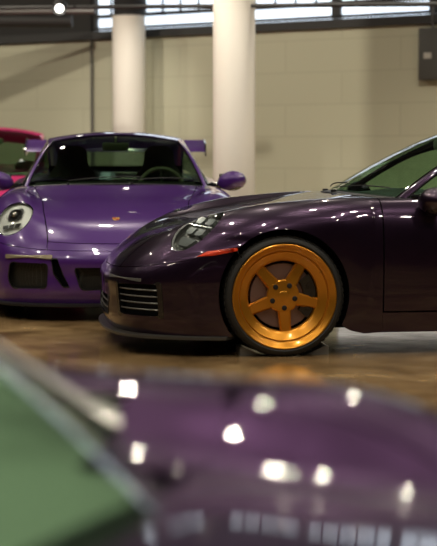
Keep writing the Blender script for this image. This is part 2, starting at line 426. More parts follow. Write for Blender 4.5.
# ------------------------------------------------------------------ wheels (outer face looks to -y)
TR = .333
def wheel(parent, loc, right, style='plain', phase=-85.0, ws=1.0):
    hold = Matrix.Translation(loc) @ Matrix.Diagonal((ws, 1, ws, 1)) @ (Matrix.Rotation(PI, 4, 'Z') if right else Matrix())
    mt = M_ORANGE if style == 'five' else M_GREYWHEEL
    def put(name, bm, m, par, smooth=35):
        bmesh.ops.transform(bm, matrix=hold, verts=bm.verts)
        return from_bm(name, bm, m, par, smooth)
    bm = bmesh.new()
    lathe_into(bm, [(.290, .018), (.291, .002), (.286, -.002), (.277, .002), (.266, .020), (.254, .026), (.251, .034), (.247, .034), (.244, .030), (.236, .035),
                    (.216, .047), (.200, .056), (.194, .064), (.193, .085), (.205, .10), (.255, .13), (.262, .22), (.280, .238), (.284, .236), (.270, .20), (.268, .14), (.290, .018)], 96)
    w = put('wheel', bm, mt, parent)
    bm = bmesh.new()
    prof = [(.284, .012), (.292, .004), (.301, -.002), (.314, .002), (.325, .014), (.3315, .030), (.333, .045)]
    for g in (.085, .122, .160):
        prof += [(.333, g - .005), (.326, g - .004), (.326, g + .004), (.333, g + .005)]
    prof += [(.333, .200), (.3315, .215), (.325, .231), (.314, .243), (.300, .247), (.286, .236), (.284, .1), (.284, .012)]
    lathe_into(bm, prof, 96)
    put('tyre', bm, M_RUBBER, w)
    # tread blocks on the shoulder
    if style == 'five':
        bm = bmesh.new()
        for k in range(60):
            a = 2 * PI * k / 60
            rot = Matrix.Rotation(-a, 3, 'Y')
            add_box(bm, rot @ Vector((.3325, .037, 0)), (.004, .03, .024), rot)
        put('tyre_shoulder_tread', bm, M_RUBBER, w)
        n = 5
        for k in range(n):
            ph = R(phase + 72 * k)
            bm = bmesh.new()
            # bevelled, slightly dished spoke: rows along the radius, cross-section with chamfers
            rows = []
            for rr_, hw, y in ((.035, .037, .046), (.075, .038, .046), (.120, .0345, .050), (.165, .0315, .056), (.203, .031, .062)):
                sec = [(-hw, y + .030), (-hw, y + .010), (-hw + .009, y), (hw - .009, y), (hw, y + .010), (hw, y + .030)]
                rows.append([bm.verts.new((rr_ * math.cos(ph) - s * math.sin(ph), yy, rr_ * math.sin(ph) + s * math.cos(ph))) for s, yy in sec])
            for A, B in zip(rows, rows[1:]):
                for j in range(6): bm.faces.new((A[j], A[(j + 1) % 6], B[(j + 1) % 6], B[j]))
            bm.faces.new(rows[0]); bm.faces.new(rows[-1][::-1])
            put('spoke', bm, mt, w, 20)
            bm = bmesh.new(); c = Vector((.066 * math.cos(ph), 0, .066 * math.sin(ph)))
            lathe_into(bm, [(0, .0415), (.012, .0415), (.0145, .043), (.0145, .060), (0, .060)], 16, center=c)
            put('lug_nut', bm, M_BLACK, w)
        bm = bmesh.new()
        lathe_into(bm, [(0, .0425), (.030, .0425), (.036, .044), (.085, .0455), (.092, .052), (.092, .09), (0, .09)], 40)
        put('hub', bm, mt, w)
        bm = bmesh.new(); lathe_into(bm, [(0, .040), (.026, .040), (.030, .0425), (.030, .046), (0, .046)], 32)
        put('centre_cap', bm, mt, w)
        bm = bmesh.new(); a = R(33)
        tube_into(bm, [(.252 * math.cos(a), .03, .252 * math.sin(a)), (.236 * math.cos(a), .016, .236 * math.sin(a))], .004)
        put('valve_stem', bm, M_CHROME, w)
    else:
        for k in range(10):
            ph = 2 * PI * k / 10
            bm = bmesh.new(); rot = Matrix.Rotation(-ph, 3, 'Y')
            add_box(bm, rot @ Vector((.13, .05, 0)), (.16, .03, .028), rot, .006)
            put('spoke', bm, mt, w)
        bm = bmesh.new(); lathe_into(bm, [(0, .035), (.05, .035), (.07, .045), (.07, .09), (0, .09)], 32)
        put('hub', bm, mt, w)
    bm = bmesh.new()
    lathe_into(bm, [(.05, .088), (.178, .088), (.180, .090), (.180, .116), (.178, .118), (.05, .118), (.05, .088)], 64)
    put('brake_disc', bm, M_DISC, w)
    bm = bmesh.new()
    lathe_into(bm, [(.116, .070), (.120, .064), (.184, .064), (.189, .070), (.189, .135), (.116, .135), (.116, .070)], 14, ang=(R(-42), R(40)))
    bmesh.ops.holes_fill(bm, edges=[e for e in bm.edges if e.is_boundary])
    for a in (-26, -4, 20):
        lathe_into(bm, [(0, .060), (.013, .060), (.016, .064), (.016, .07), (0, .07)], 14, center=(.155 * math.cos(R(a)), 0, .155 * math.sin(R(a))))
    put('brake_caliper', bm, M_CALIPER, w)
    bm = bmesh.new(); lathe_into(bm, [(0, .19), (.25, .19), (.25, .20), (0, .20)], 40)  # dark disc standing in for the shade inside the wheel barrel
    put('wheel_shade_disc', bm, M_INNER, w)
    return w

# ------------------------------------------------------------------ greenhouse and a whole car
def pil(ts, P): return curve(P, np.asarray(ts) * (len(P) - 1))

def build_car(root, paint_m, kind, glass_m=M_GLASS, warp=None, wheels='plain', wheel_y=.91, mirror_x=.88, mirror_z=.905, inside=None, pillar_m=None, gw=1.0, ws=1.0):
    B = Body(warp); inside = inside or M_LEATHER; seat_m = M_SUEDE if inside is M_LEATHER else inside
    wf = warp if warp else (lambda G: G)
    def wp(p): return Vector(wf(np.array(p, float).reshape(1, 1, 3))[0, 0])
    lid0 = 4.03
    parts = {}
    soft = kind == 'near'                       # near car: arches left out of the grid instead of cut
    def arch(p):
        return any(math.hypot(p.x - x, p.z - .31) < .33 and abs(p.y) > .845 for x in (0, 2.45))
    dr = arch if soft else None
    fine = .02 if soft else .06
    bumper_end = 3.98
    door_v = 7.45
    g = .022
    parts['front_bumper'] = B.panel('front_bumper', 0, bumper_end, -8, 8, paint_m, root, drop=dr)
    parts['hood'] = B.panel('hood', lid0 if kind != 'rs' else 4.65, 11.0 if kind != 'near' else 11.9, -2 + g, 2 - g, paint_m, root)
    if kind == 'rs':
        parts['nose_panel'] = B.panel('nose_panel', 4.02, 4.60, -2 + g * .2, 2 - g * .2, paint_m, root)
    for s in (-1, 1):
        nm = 'front_fender'
        a, b = (2 + g, 8) if s > 0 else (-8, -2 - g)
        parts[nm + str(s)] = B.panel(nm, lid0, 11.985, a, b, paint_m, root, du=fine, dv=.03 if soft else .08, drop=dr)
        dv0 = 1.6 if soft else 3.0
        a, b = (dv0, door_v - g) if s > 0 else (-door_v + g, -dv0)
        parts['door' + str(s)] = B.panel('door', 12.02, 14.12, a, b, paint_m, root)
        a, b = (door_v + g, 8) if s > 0 else (-8, -door_v - g)
        B.panel('side_skirt', 11.99, 14.13, a, b, paint_m if kind == 'rs' else paint_m, root)
    parts['rear_body'] = B.panel('rear_body', 14.132, NS - 1, -8, 8, paint_m, root, du=.10, drop=dr)
    if soft:
        for s in (-1, 1):
            a, b = (.85, 1.58) if s > 0 else (-1.58, -.85)
            B.panel('scuttle_panel', 11.91, 12.55, a, b, paint_m, root)
    # dark structure behind the gaps
    us = np.linspace(.0, NS - 1, 110); vs = np.linspace(-8, 8, 80)
    G = B.ev(us, vs)
    dn = np.cross(np.gradient(G, axis=0), np.gradient(G, axis=1)); dn /= np.maximum(np.linalg.norm(dn, axis=2, keepdims=True), 1e-9)
    if ((G.reshape(-1, 3) - np.array((1.2, 0, .35))) * dn.reshape(-1, 3)).sum() < 0: dn = -dn
    depth = np.interp(us, [0, 3.9, 5.0, 9, 10.5, 22], [.075, .075, .075, .075, .02, .02])[:, None, None]
    def drop(p):
        for x in (0, 2.45):
            if math.hypot(p.x - x, p.z - .34) < .39 and abs(p.y) > .58: return True
        for s in (-1, 1):
            n = Vector((-.60, s * .36, .66)).normalized(); d = p - wp((-.475, s * .705, .70)); d -= n * d.dot(n)
            if d.length < .17 and p.x < 0: return True
        return False
    grid_solid('inner_structure', G - dn * depth, .006, M_INNER, root, inward=(1.2, 0, .35), drop=drop)
    # underside
    bm = bmesh.new()
    add_box(bm, wp((1.25, 0, .150)), (3.2, 1.50, .02), bev=.005)
    from_bm('undertray', bm, M_INNER, root)

    # ---- wheel arches
    cutters = []
    for x in (0, 2.45):
        for s in (-1, 1):
            bm = bmesh.new()
            c = wp((x, 0, .335)); c.z = .340
            lathe_into(bm, [(0, -.30), (.365, -.30), (.365, .30), (0, .30)], 72, center=(x, s * .90, c.z))
            cu = from_bm('cut', bm, None, root); cutters.append((x, s, cu))
    for key, o in list(parts.items()):
        for x, s, cu in cutters:
            if soft: continue
            if key == 'front_bumper' and x == 0 or key == 'front_fender%d' % s and x == 0 or key == 'rear_body' and x > 1:
                boolean_cut(o, [cu])
    for x, s, cu in cutters:
        bpy.data.objects.remove(cu, do_unlink=True)
        bm = bmesh.new()
        k_ = .80 if soft else 1.0
        lathe_into(bm, [(.367, .0), (.385, .0), (.385, -.29), (.0, -.29), (.0, -.28), (.367, -.28), (.367, .0)], 40, center=(0, 0, 0), ang=(R(-25), R(205)))
        rot = Matrix() if s > 0 else Matrix.Rotation(PI, 4, 'Z')
        bmesh.ops.transform(bm, matrix=Matrix.Translation((x, s * .885, .30 if soft else .340)) @ rot @ Matrix.Diagonal((k_, 1, k_, 1)), verts=bm.verts)
        from_bm('wheel_well_liner', bm, M_INNER, root)
        wheel(root, (x, s * wheel_y, TR * ws), s > 0, wheels, ws=ws)

    # ---- headlamps
    for s in (-1, 1):
        if kind == 'rs':
            HA, HB, EG, hn, hc = .138, .156, 0.0, (-.92, s * .18, .34), (-.50, s * .695, .668)
        else:
            HA, HB, EG, hn, hc = .112, .180, .16, (-.60, s * .36, .66), (-.462, s * .705, .70)
        o = wp(hc); n = Vector(hn).normalized()
        fr = frame_from(o, n)
        loc, nor = B.hit(o + n * .3, -n)
        if loc is not None: fr = frame_from(loc, n)
        out = ellipse(HA, HB, 40, rot=s * .10, egg=EG)
        bm = bmesh.new(); prism_into(bm, out, fr, -.20, .20); cu = from_bm('cut', bm, None, root)
        if not soft: boolean_cut(parts['front_fender%d' % s], [cu])
        bpy.data.objects.remove(cu, do_unlink=True)
        # bowl following the skin, 45 mm under it
        hl = drape(B, ellipse(HA + .006, HB + .006, 40, rot=s * .10, egg=EG), fr, .003 if soft else -.030 if kind == 'rs' else -.048, .006, 'headlight', M_SMOKE if kind != 'rs' else mat('satin_aluminium_bowl', (.80, .79, .74), .5, .25), root)
        ring_o, ring_i = ellipse(HA - .0005, HB - .0005, 40, rot=s * .10, egg=EG), ellipse(HA - .010, HB - .011, 40, rot=s * .10, egg=EG)
        bm = bmesh.new()
        rows = []
        for poly, d in ((ring_o, -.002), (ring_i, -.008), (ring_i, -.045), (ring_o, -.045)):
            row = []
            for a, b in poly:
                l, _ = B.hit(fr[0] + fr[1] * a + fr[2] * b + n * .25, -n)
                row.append(bm.verts.new((l if l else fr[0] + fr[1] * a + fr[2] * b) + n * d))
            rows.append(row)
        for q in range(4):
            X, Y = rows[q], rows[(q + 1) % 4]
            for i in range(40): bm.faces.new((X[i], X[(i + 1) % 40], Y[(i + 1) % 40], Y[i]))
        from_bm('headlight_bezel', bm, M_SILVER if kind != 'rs' else M_CHROME, hl)
        l1, _ = B.hit(fr[0] + fr[2] * .05 + n * .3, -n); l0, _ = B.hit(fr[0] - fr[2] * .05 + n * .3, -n)
        l2, _ = B.hit(fr[0] + fr[1] * .05 + n * .3, -n); l3, _ = B.hit(fr[0] - fr[1] * .05 + n * .3, -n)
        tb = (l1 - l0) / .1; ta = (l2 - l3) / .1           # skin tangents per unit of the outline's own axes
        lens_n = n
        fr = (fr[0], ta, tb, n)
        if kind == 'rs':
            c0 = fr[0] + fr[2] * .026 - n * .024
            f2 = (c0, fr[1], fr[2], n)
            bm = bmesh.new(); prism_into(bm, round_poly([(-.056, -.044), (.056, -.044), (.056, .058), (-.056, .058)], .03), f2, -.02, .006)
            from_bm('lamp_module', bm, mat('grey_lamp_module', (.07, .07, .065), .3), hl)
            for (ra, rb, d0, d1, mm, nm) in ((.052, .042, .004, .016, M_CHROME, 'projector_ring'), (.040, .001, .004, .010, M_GLOSSBLACK, 'projector_lens')):
                bm = bmesh.new()
                o_, i_ = ellipse(ra, ra, 28), ellipse(rb, rb, 28)
                P = lambda q, d: bm.verts.new(c0 + fr[1] * q[0] + fr[2] * q[1] + n * d)
                rows = [[P(q, d0) for q in i_], [P(q, d0) for q in o_], [P(q, d1) for q in o_], [P(q, d1) for q in i_]]
                for z in range(4):
                    X, Y = rows[z], rows[(z + 1) % 4]
                    for i in range(28): bm.faces.new((X[i], X[(i + 1) % 28], Y[(i + 1) % 28], Y[i]))
                from_bm(nm, bm, mm, hl)
            bm = bmesh.new()
            bmesh.ops.create_uvsphere(bm, u_segments=16, v_segments=8, radius=.022, matrix=Matrix.Translation(c0 + n * .016))
            from_bm('lamp_bulb_lens', bm, M_CHROME, hl)
            for k, (a0, a1) in enumerate(((-.075, -.028), (-.022, .022), (.028, .075))):
                bm = bmesh.new(); prism_into(bm, round_poly([(a0, -.045), (a1, -.045), (a1 * .85, -.082), (a0 * .85, -.082)], .008), (fr[0] - n * .022 - fr[2] * .012, fr[1], fr[2], n), -.01, .006)
                from_bm('lower_reflector', bm, M_CHROME, hl)
        elif not soft:
            c0 = fr[0] - n * .032
            for da, db in ((-.036, .075), (.036, .075), (-.036, -.015), (.036, -.015)):
                bm = bmesh.new()
                prism_into(bm, round_poly([(da - .026, db - .026), (da + .026, db - .026), (da + .026, db + .026), (da - .026, db + .026)], .012), (c0, fr[1], fr[2], n), -.012, .012)
                o2 = from_bm('led_module', bm, M_LED, hl)
            bm = bmesh.new(); prism_into(bm, round_poly([(-.058, -.075), (.058, -.075), (.036, -.135), (-.036, -.135)], .01), (c0, fr[1], fr[2], n), -.01, .010)
            from_bm('led_strip', bm, M_LED, hl)
            bm = bmesh.new(); prism_into(bm, [(-.085, .026), (.085, .026), (.085, .034), (-.085, .034)], (c0, fr[1], fr[2], n), -.01, .016)
            from_bm('lamp_divider', bm, M_CHROME, hl)
        fr = frame_from(fr[0], lens_n)
        drape(B, ellipse(HA - .0015, HB - .0015, 40, rot=s * .10, egg=EG), fr, .001, .004, 'headlight_lens', M_LENS, hl, dome=.006)

    # ---- front openings
    def opening(o_pt, n, poly, name, fill=M_MESH, depth=.045, vanes=0, trim=None, rim=.004):
        n = Vector(n).normalized(); o = wp(o_pt); loc, _ = B.hit(o + n * .4, -n)
        fr = frame_from(loc if loc else o, n)
        bm = bmesh.new(); prism_into(bm, poly, fr, -.15, .2); cu = from_bm('cut', bm, None, root)
        if not soft: boolean_cut(parts['front_bumper'], [cu])
        bpy.data.objects.remove(cu, do_unlink=True)
        big = [(a * 1.05, b * 1.05) for a, b in poly]
        intake = drape(B, big, fr, -depth, .004, name, fill, root)
        # duct wall and raised surround
        bm = bmesh.new(); rows = []
        for d, grow in ((-.006, rim), (.003, rim), (.003, -.004), (-depth, -.004)):
            row = []
            for a, b in poly:
                q = 1 + grow / max(.03, math.hypot(a, b)); a, b = a * q, b * q
                l, _ = B.hit(fr[0] + fr[1] * a + fr[2] * b + n * .3, -n)
                row.append((l if l else fr[0] + fr[1] * a + fr[2] * b) + n * d)
            rows.append(row)
        loops = [[bm.verts.new(p) for p in r] for r in rows]
        k = len(poly)
        for q in range(4):
            X, Y = loops[q], loops[(q + 1) % 4]
            for i in range(k): bm.faces.new((X[i], X[(i + 1) % k], Y[(i + 1) % k], Y[i]))
        from_bm('intake_surround', bm, trim or M_BLACK, intake)
        bs = [p[1] for p in poly]; lo, hi = min(bs), max(bs); as_ = [p[0] for p in poly]
        for v in range(vanes):
            b = lo + (hi - lo) * (v + 1) / (vanes + 1)
            pts = []
            for t in np.linspace(min(as_) * .96, max(as_) * .96, 12):
                l, _ = B.hit(fr[0] + fr[1] * t + fr[2] * b + n * .3, -n)
                if l: pts.append(l - n * .012)
            bm = bmesh.new(); tube_into(bm, pts, .0042, 6)
            from_bm('intake_vane', bm, M_SMOKE, intake)
        return intake
    if kind == 'rs':
        for s in (-1, 1):
            opening((-.86, s * .585, .305), (-1, s * .12, 0),
                    round_poly([(-s * -.135, .082), (-s * .135, .088), (-s * .155, -.03), (-s * .12, -.092), (-s * -.125, -.085)] if s < 0 else
                               [(-.135, .088), (.135, .082), (.125, -.085), (-.12, -.092), (-.155, -.03)], .03), 'side_intake_mesh')
            opening((-.91, s * .375, .315), (-1, s * .05, 0),
                    round_poly([(-s * .034 - .024, .105), (-s * .034 + .020, .105), (-s * .004 + .026, .0), (s * .040 + .026, -.085), (s * .040 - .018, -.085), (-s * .016 - .024, .0)], .012), 'slot_intake_mesh', fill=M_INNER)
            # turn signal light bar above the intake
            n = Vector((-1, s * .25, .05)).normalized(); l, _ = B.hit(wp((-.9, s * .60, .432)) + n * .5, -n)
            fr = frame_from(l, n)
            drape(B, round_poly([(-.175, -.014), (.175, -.014), (.175, .016), (-.175, .016)], .012), fr, .012, .014, 'turn_signal', M_AMBERWHITE, root)
        opening((-.945, 0, .285), (-1, 0, 0), round_poly([(-.28, .075), (.28, .075), (.235, -.075), (-.235, -.075)], .03), 'centre_intake_mesh')
        # crest
        l, _ = B.hit(Vector((-1.5, 0, 1.45)) , Vector((.82, 0, -1)).normalized())
        n = Vector((-.55, 0, .83)); l, nn = B.hit(wp((-.62, 0, .69)) + n * .5, -n)
        fr = frame_from(l, nn)
        sh = [(-.024, .030), (-.012, .027), (0, .030), (.012, .027), (.024, .030), (.026, .0), (.018, -.022), (0, -.034), (-.018, -.022), (-.026, 0)]
        cr_ = drape(B, sh, fr, .002, .003, 'hood_crest', M_GOLD, root, rings=3)
        drape(B, [(-.020, .022), (-.002, .022), (-.002, .004), (-.020, .004)], fr, .0032, .002, 'crest_stripes', M_REDENAMEL, cr_, rings=2)
        drape(B, [(.002, -.006), (.018, -.006), (.012, -.020), (.002, -.026)], fr, .0032, .002, 'crest_stripes', M_REDENAMEL, cr_, rings=2)
    if kind in ('plain', 'dark', 'near'):
        for s in (-1, 1):
            n = Vector((-.795, s * .607, 0))
            ply = [(-.165, .085), (.160, .095), (.170, -.085), (-.135, -.085)]
            if s > 0: ply = [(-a, b) for a, b in ply][::-1]
            opening((-.81, s * .675, .305), n, round_poly(ply, .018), 'side_intake_mesh', vanes=4, fill=M_INNER, trim=M_GLOSSBLACK, rim=.026)
            # light bar over the intake
            n2 = Vector((-.95, s * .30, .1)).normalized(); l, _ = B.hit(wp((-.9, s * .56, .425)) + n2 * .5, -n2)
            drape(B, round_poly([(-.19, -.009), (.19, -.009), (.19, .009), (-.19, .009)], .007), frame_from(l, n2), .004, .008, 'front_light_bar', M_SMOKE, root)
        opening((-.945, 0, .25), (-1, 0, 0), round_poly([(-.36, .055), (.36, .055), (.33, -.06), (-.33, -.06)], .03), 'centre_intake_mesh', vanes=2)
    # ---- splitter lip
    us = curve(np.array(PLAN), np.linspace(0, 7.6, 40))
    pts = np.concatenate([us[:0:-1] * [1, -1], us])
    bm = bmesh.new(); rows = []
    for (x, y) in pts:
        c = Vector((0.1, 0)); d = Vector((x - .1, y * .72)).normalized()
        e = Vector((x, y)) + d * .012; i = Vector((x, y)) - d * .10
        sec = [(e.x, e.y, .098), (e.x + .0, e.y, .112), (i.x, i.y, .135), (i.x, i.y, .095)]
        rows.append([bm.verts.new(wp(p)) for p in sec])
    for X, Y in zip(rows, rows[1:]):
        for j in range(4): bm.faces.new((X[j], X[(j + 1) % 4], Y[(j + 1) % 4], Y[j]))
    bm.faces.new(rows[0]); bm.faces.new(rows[-1][::-1])
    from_bm('front_splitter', bm, mat('satin_graphite_lip', (.07, .068, .062), .32, .3, .4) if kind != 'rs' else M_BLACK, root)
    # side marker
    if kind == 'dark':
        for s in (-1, 1):
            n = Vector((-.35, s * .93, .1)).normalized(); l, _ = B.hit(wp((-.36, s * .87, .578)) + n * .4, -n)
            fr = frame_from(l, n)
            ply = [(-.120, -.036), (-.055, .012), (.0, .020), (.112, .030), (.118, .012), (.06, -.002), (-.02, -.020)]
            ply = [(-.115, -.026), (-.060, .004), (.0, .014), (.108, .026), (.112, .008), (.05, -.004), (-.03, -.020)]
            if s > 0: ply = [(-a, b) for a, b in ply][::-1]
            drape(B, ply, fr, .004, .008, 'side_marker', M_RED, root)

    # ---- greenhouse
    base = lambda y: np.stack([.455 + .225 * (np.abs(y) / .67) ** 2.2, y * gw, .888 - .026 * (np.abs(y) / .67) ** 2], -1)
    top = lambda y: np.stack([1.22 + .085 * (np.abs(y) / .50) ** 2, y * gw, 1.268 - .05 * (np.abs(y) / .50) ** 2], -1)
    def wshield(ss, ts):
        ss, ts = np.asarray(ss), np.asarray(ts)
        b = base(ss * .67)[None]; t = top(ss * .50)[None]
        T = ts[:, None, None]
        G = b * (1 - T) + t * T
        G[..., 2] += .030 * 4 * ts[:, None] * (1 - ts[:, None])
        return G
    Wg = wshield(np.linspace(-1, 1, 33), np.linspace(-.03, 1, 20))
    grid_solid('windshield', wf(Wg), .005, glass_m, root, inward=(1.3, 0, .6))
    GW = np.array([1, gw, 1])
    edge = [wshield([1.0], [t])[0, 0] for t in (0, .25, .5, .75, 1)]
    E = np.array([p for p in edge] + [(1.60, .53, 1.245), (1.90, .525, 1.215), (2.25, .50, 1.09), (2.60, .47, .93), (2.80, .45, .85)])
    E[5:] *= GW
    Rl = np.array([(.735, .705, .862), (.855, .672, .950), (.99, .632, 1.035), (1.15, .590, 1.115), (1.34, .560, 1.165), (1.62, .575, 1.195), (1.90, .575, 1.155), (2.22, .575, 1.01), (2.45, .60, .90), (2.75, .56, .84)]) * GW
    BL = np.array([(.735, .712, .858), (1.0, .735, .866), (1.3, .75, .870), (1.6, .755, .878), (1.9, .755, .895), (2.15, .73, .915), (2.35, .66, .93)]) * GW
    ts = np.linspace(0, 1, 60)
    for s in (-1, 1):
        e, r = pil(ts, E), pil(ts, Rl)
        k = np.linspace(0, 1, 9)[None, :, None]
        G = e[:, None] * (1 - k) + r[:, None] * k
        nrm = np.array([-.25, .6, .75]); G = G + (nrm / np.linalg.norm(nrm)) * (.012 * 4 * k * (1 - k))
        G = G * [1, s, 1]
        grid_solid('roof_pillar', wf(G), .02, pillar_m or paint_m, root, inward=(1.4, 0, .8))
        # side glass
        rr_ = pil(np.linspace(0, .80, 40), Rl); bb = pil(np.linspace(0, 1, 40), BL)
        k = np.linspace(0, 1, 8)[None, :, None]
        G = rr_[:, None] * (1 - k) + bb[:, None] * k
        G[..., 1] += .015 * (4 * k * (1 - k))[..., 0]
        grid_solid('side_window', wf(G * [1, s, 1]), .005, glass_m, root, inward=(1.4, 0, .8))
        bm = bmesh.new(); tube_into(bm, [wp(p * [1, s, 1]) for p in bb], .007, 6)
        from_bm('window_trim', bm, M_GLOSSBLACK, root)
        bm = bmesh.new(); tube_into(bm, [wp(p * [1, s, 1]) for p in pil(np.linspace(0, .8, 40), Rl)], .006, 6)
        from_bm('window_seal', bm, M_GLOSSBLACK, root)
        bm = bmesh.new(); tube_into(bm, [wp(p * [1, s, 1]) for p in pil(np.linspace(0, .44, 30), E)], .006, 6)
        from_bm('windshield_seal', bm, M_GLOSSBLACK, root)
    tr = np.linspace(4 / 9, 1, 40); e = pil(tr, E)
    ks = np.linspace(-1, 1, 25)
    def roofgrid(i0, i1):
        ee = e[i0:i1]; f = np.clip((ee[:, 0] - 1.30) / .6, 0, 1)
        X = ee[:, 0][:, None] - (.085 * (1 - f))[:, None] * (1 - ks[None] ** 2)
        Y = ee[:, 1][:, None] * ks[None]
        Z = ee[:, 2][:, None] + (.052 + 0 * f)[:, None] * (1 - ks[None] ** 2)
        return np.stack([X, Y, Z], -1)
    grid_solid('roof', wf(roofgrid(0, 22)), .02, paint_m, root, inward=(1.4, 0, .8))
    grid_solid('rear_window', wf(roofgrid(21, 40)), .005, M_GLASSDARK, root, inward=(1.4, 0, .5))
    # cowl panel and wipers
    bm = bmesh.new(); rows = []
    for y in np.linspace(-.66, .66, 30):
        b = base(np.array([y]))[0]
        rows.append([bm.verts.new(wp((b[0] + .05, b[1], b[2] + .012))), bm.verts.new(wp((b[0] - (.045 if not soft else .0), b[1], b[2] - .002))), bm.verts.new(wp((b[0] - (.045 if not soft else .0), b[1], b[2] - .03))), bm.verts.new(wp((b[0] + .05, b[1], b[2] - .03)))])
    for X, Y in zip(rows, rows[1:]):
        for j in range(4): bm.faces.new((X[j], X[(j + 1) % 4], Y[(j + 1) % 4], Y[j]))
    bm.faces.new(rows[0]); bm.faces.new(rows[-1][::-1])
    from_bm('cowl_panel', bm, M_BLACK, root)
    for y0, y1 in () if soft else ((.36, -.20), (-.12, -.60)):
        pts = []
        for t in np.linspace(0, 1, 10):
            y = y0 + (y1 - y0) * t; b = wshield([y / .67], [.03 + .05 * math.sin(t * PI * .6)])[0, 0]
            pts.append(wp(b + np.array([-.008, 0, .016])))
        bm = bmesh.new(); tube_into(bm, pts, .004, 6)
        b = base(np.array([y0]))[0]; add_box(bm, wp((b[0] - .02, y0, b[2] + .008)), (.035, .022, .016), bev=.005)
        from_bm('wiper', bm, M_BLACK, root)

    # ---- interior
    bm = bmesh.new()
    rows = []
    for y in np.linspace(-.62, .62, 16):
        b = base(np.array([y]))[0]
        rows.append([bm.verts.new(wp(p)) for p in ((b[0] + .06, y, b[2] - .015), (.98, y, .905 - .02 * abs(y)), (1.05, y, .86), (1.03, y, .55), (b[0] + .06, y, .55))])
    for X, Y in zip(rows, rows[1:]):
        for j in range(5): bm.faces.new((X[j], X[(j + 1) % 5], Y[(j + 1) % 5], Y[j]))
    bm.faces.new(rows[0]); bm.faces.new(rows[-1][::-1])
    from_bm('dashboard', bm, inside, root)
    for s in (-1, 1):
        bm = bmesh.new()
        add_box(bm, (1.42, s * .36, .44), (.50, .48, .16), Matrix.Rotation(R(-6), 3, 'Y'), .05)
        st = from_bm('seat', bm, seat_m, root)
        bm = bmesh.new()
        prof = [(-.22, 0), (-.25, .16), (-.25, .36), (-.19, .52), (-.13, .60), (-.12, .72), (-.07, .76), (.07, .76), (.12, .72), (.13, .60), (.19, .52), (.25, .36), (.25, .16), (.22, 0)]
        top_z = 0.50
        fr = (Vector((1.66, s * .36, .42)), Vector((0, 1, 0)), Vector((.26, 0, .965)), Vector((-.965, 0, .26)))
        prism_into(bm, round_poly(prof, .03), fr, 0, .10)
        bmesh.ops.bevel(bm, geom=[e for e in bm.edges if e.calc_length() > .005], offset=.012, segments=2, affect='EDGES') if False else None
        if warp: bmesh.ops.transform(bm, matrix=Matrix.Diagonal((1, 1, .88, 1)), verts=bm.verts)
        from_bm('seat_backrest', bm, seat_m, st)
        bm = bmesh.new(); add_box(bm, (1.66, s * .36, .30), (.3, .4, .2), bev=.03); from_bm('seat_rail', bm, M_BLACK, st)
    zf = .88 if warp else 1
    bm = bmesh.new()
    fr = Matrix.Translation((1.10, -.36, .83 * zf)) @ Matrix.Rotation(R(-68), 4, 'Y')
    pts = [fr @ Vector((.178 * math.cos(a), .178 * math.sin(a), 0)) for a in np.linspace(0, 2 * PI, 40, endpoint=False)]
    tube_into(bm, pts, .017, 8, closed=True)
    sw = from_bm('steering_wheel', bm, M_TANRIM, root)
    bm = bmesh.new()
    for a in (0, PI, -PI / 2):
        a += PI / 2 if False else 0
        p = fr @ Vector((.17 * math.sin(a) if False else .17 * math.cos(a + PI / 2), .17 * math.sin(a + PI / 2), 0))
        tube_into(bm, [fr @ Vector((0, 0, -.01)), p], .014, 6)
    bmesh.ops.create_uvsphere(bm, u_segments=16, v_segments=8, radius=.06, matrix=fr @ Matrix.Diagonal((1, 1, .5, 1)))
    from_bm('steering_hub', bm, M_LEATHER, sw)
    bm = bmesh.new(); add_box(bm, wp((1.13, 0, 1.17)), (.03, .21, .065), bev=.014)
    tube_into(bm, [wp((1.14, 0, 1.19)), wp((1.16, 0, 1.25))], .010, 6)
    rm = from_bm('interior_mirror', bm, mat('olive_grey_plastic', (.16, .17, .11), .35), root)
    # floor of the cabin so that nobody looks through it
    bm = bmesh.new(); add_box(bm, (1.75, 0, .52 * zf), (1.5, 1.3, .02)); add_box(bm, (2.2, 0, .76 * zf), (.02, 1.15, .5 * zf)); from_bm('cabin_floor', bm, M_INNER, root)

    # ---- door mirrors and handles
    for s in (-1, 1):
        bm = bmesh.new()
        c = wp((mirror_x, s * .905, mirror_z))
        r = bmesh.ops.create_uvsphere(bm, u_segments=24, v_segments=14, radius=1)
        for v in r['verts']:
            x, y, z = v.co
            if x > .35: x = .35
            v.co = Vector((x * .095 * (1.0), y * .115 * (1 - .12 * z), z * .076 + .01 * s * y))
        bmesh.ops.translate(bm, verts=bm.verts, vec=c)
        mr = from_bm('door_mirror', bm, paint_m, root)
        bm = bmesh.new()
        tube_into(bm, [wp((mirror_x - .03, s * .74, .868)), wp((mirror_x - .01, s * .80, .862)), wp((mirror_x, s * .85, .86)), wp((mirror_x, s * .89, .875))], [.028, .022, .018, .022], 8)
        add_box(bm, wp((mirror_x - .03, s * .735, .872)), (.12, .04, .03), bev=.01)
        from_bm('mirror_stalk', bm, M_GLOSSBLACK, mr)
        bm = bmesh.new()
        r = bmesh.ops.create_uvsphere(bm, u_segments=20, v_segments=10, radius=1)
        for v in r['verts']:
            x, y, z = v.co; v.co = Vector((min(x, .36) * .088, y * .108, min(z, -.1) * .081))
        bmesh.ops.translate(bm, verts=bm.verts, vec=c); from_bm('mirror_lower_shell', bm, M_GLOSSBLACK, mr)
        bm = bmesh.new(); add_box(bm, (c.x + .036, c.y, c.z), (.006, .19, .105), bev=.002); from_bm('mirror_glass', bm, M_CHROME, mr)
        bm = bmesh.new()
        tube_into(bm, [wp((1.30, s * .893, .70)), wp((1.33, s * .912, .702)), wp((1.47, s * .918, .704)), wp((1.50, s * .902, .704))], .011, 8)
        from_bm('door_handle', bm, paint_m, parts['door%d' % s])
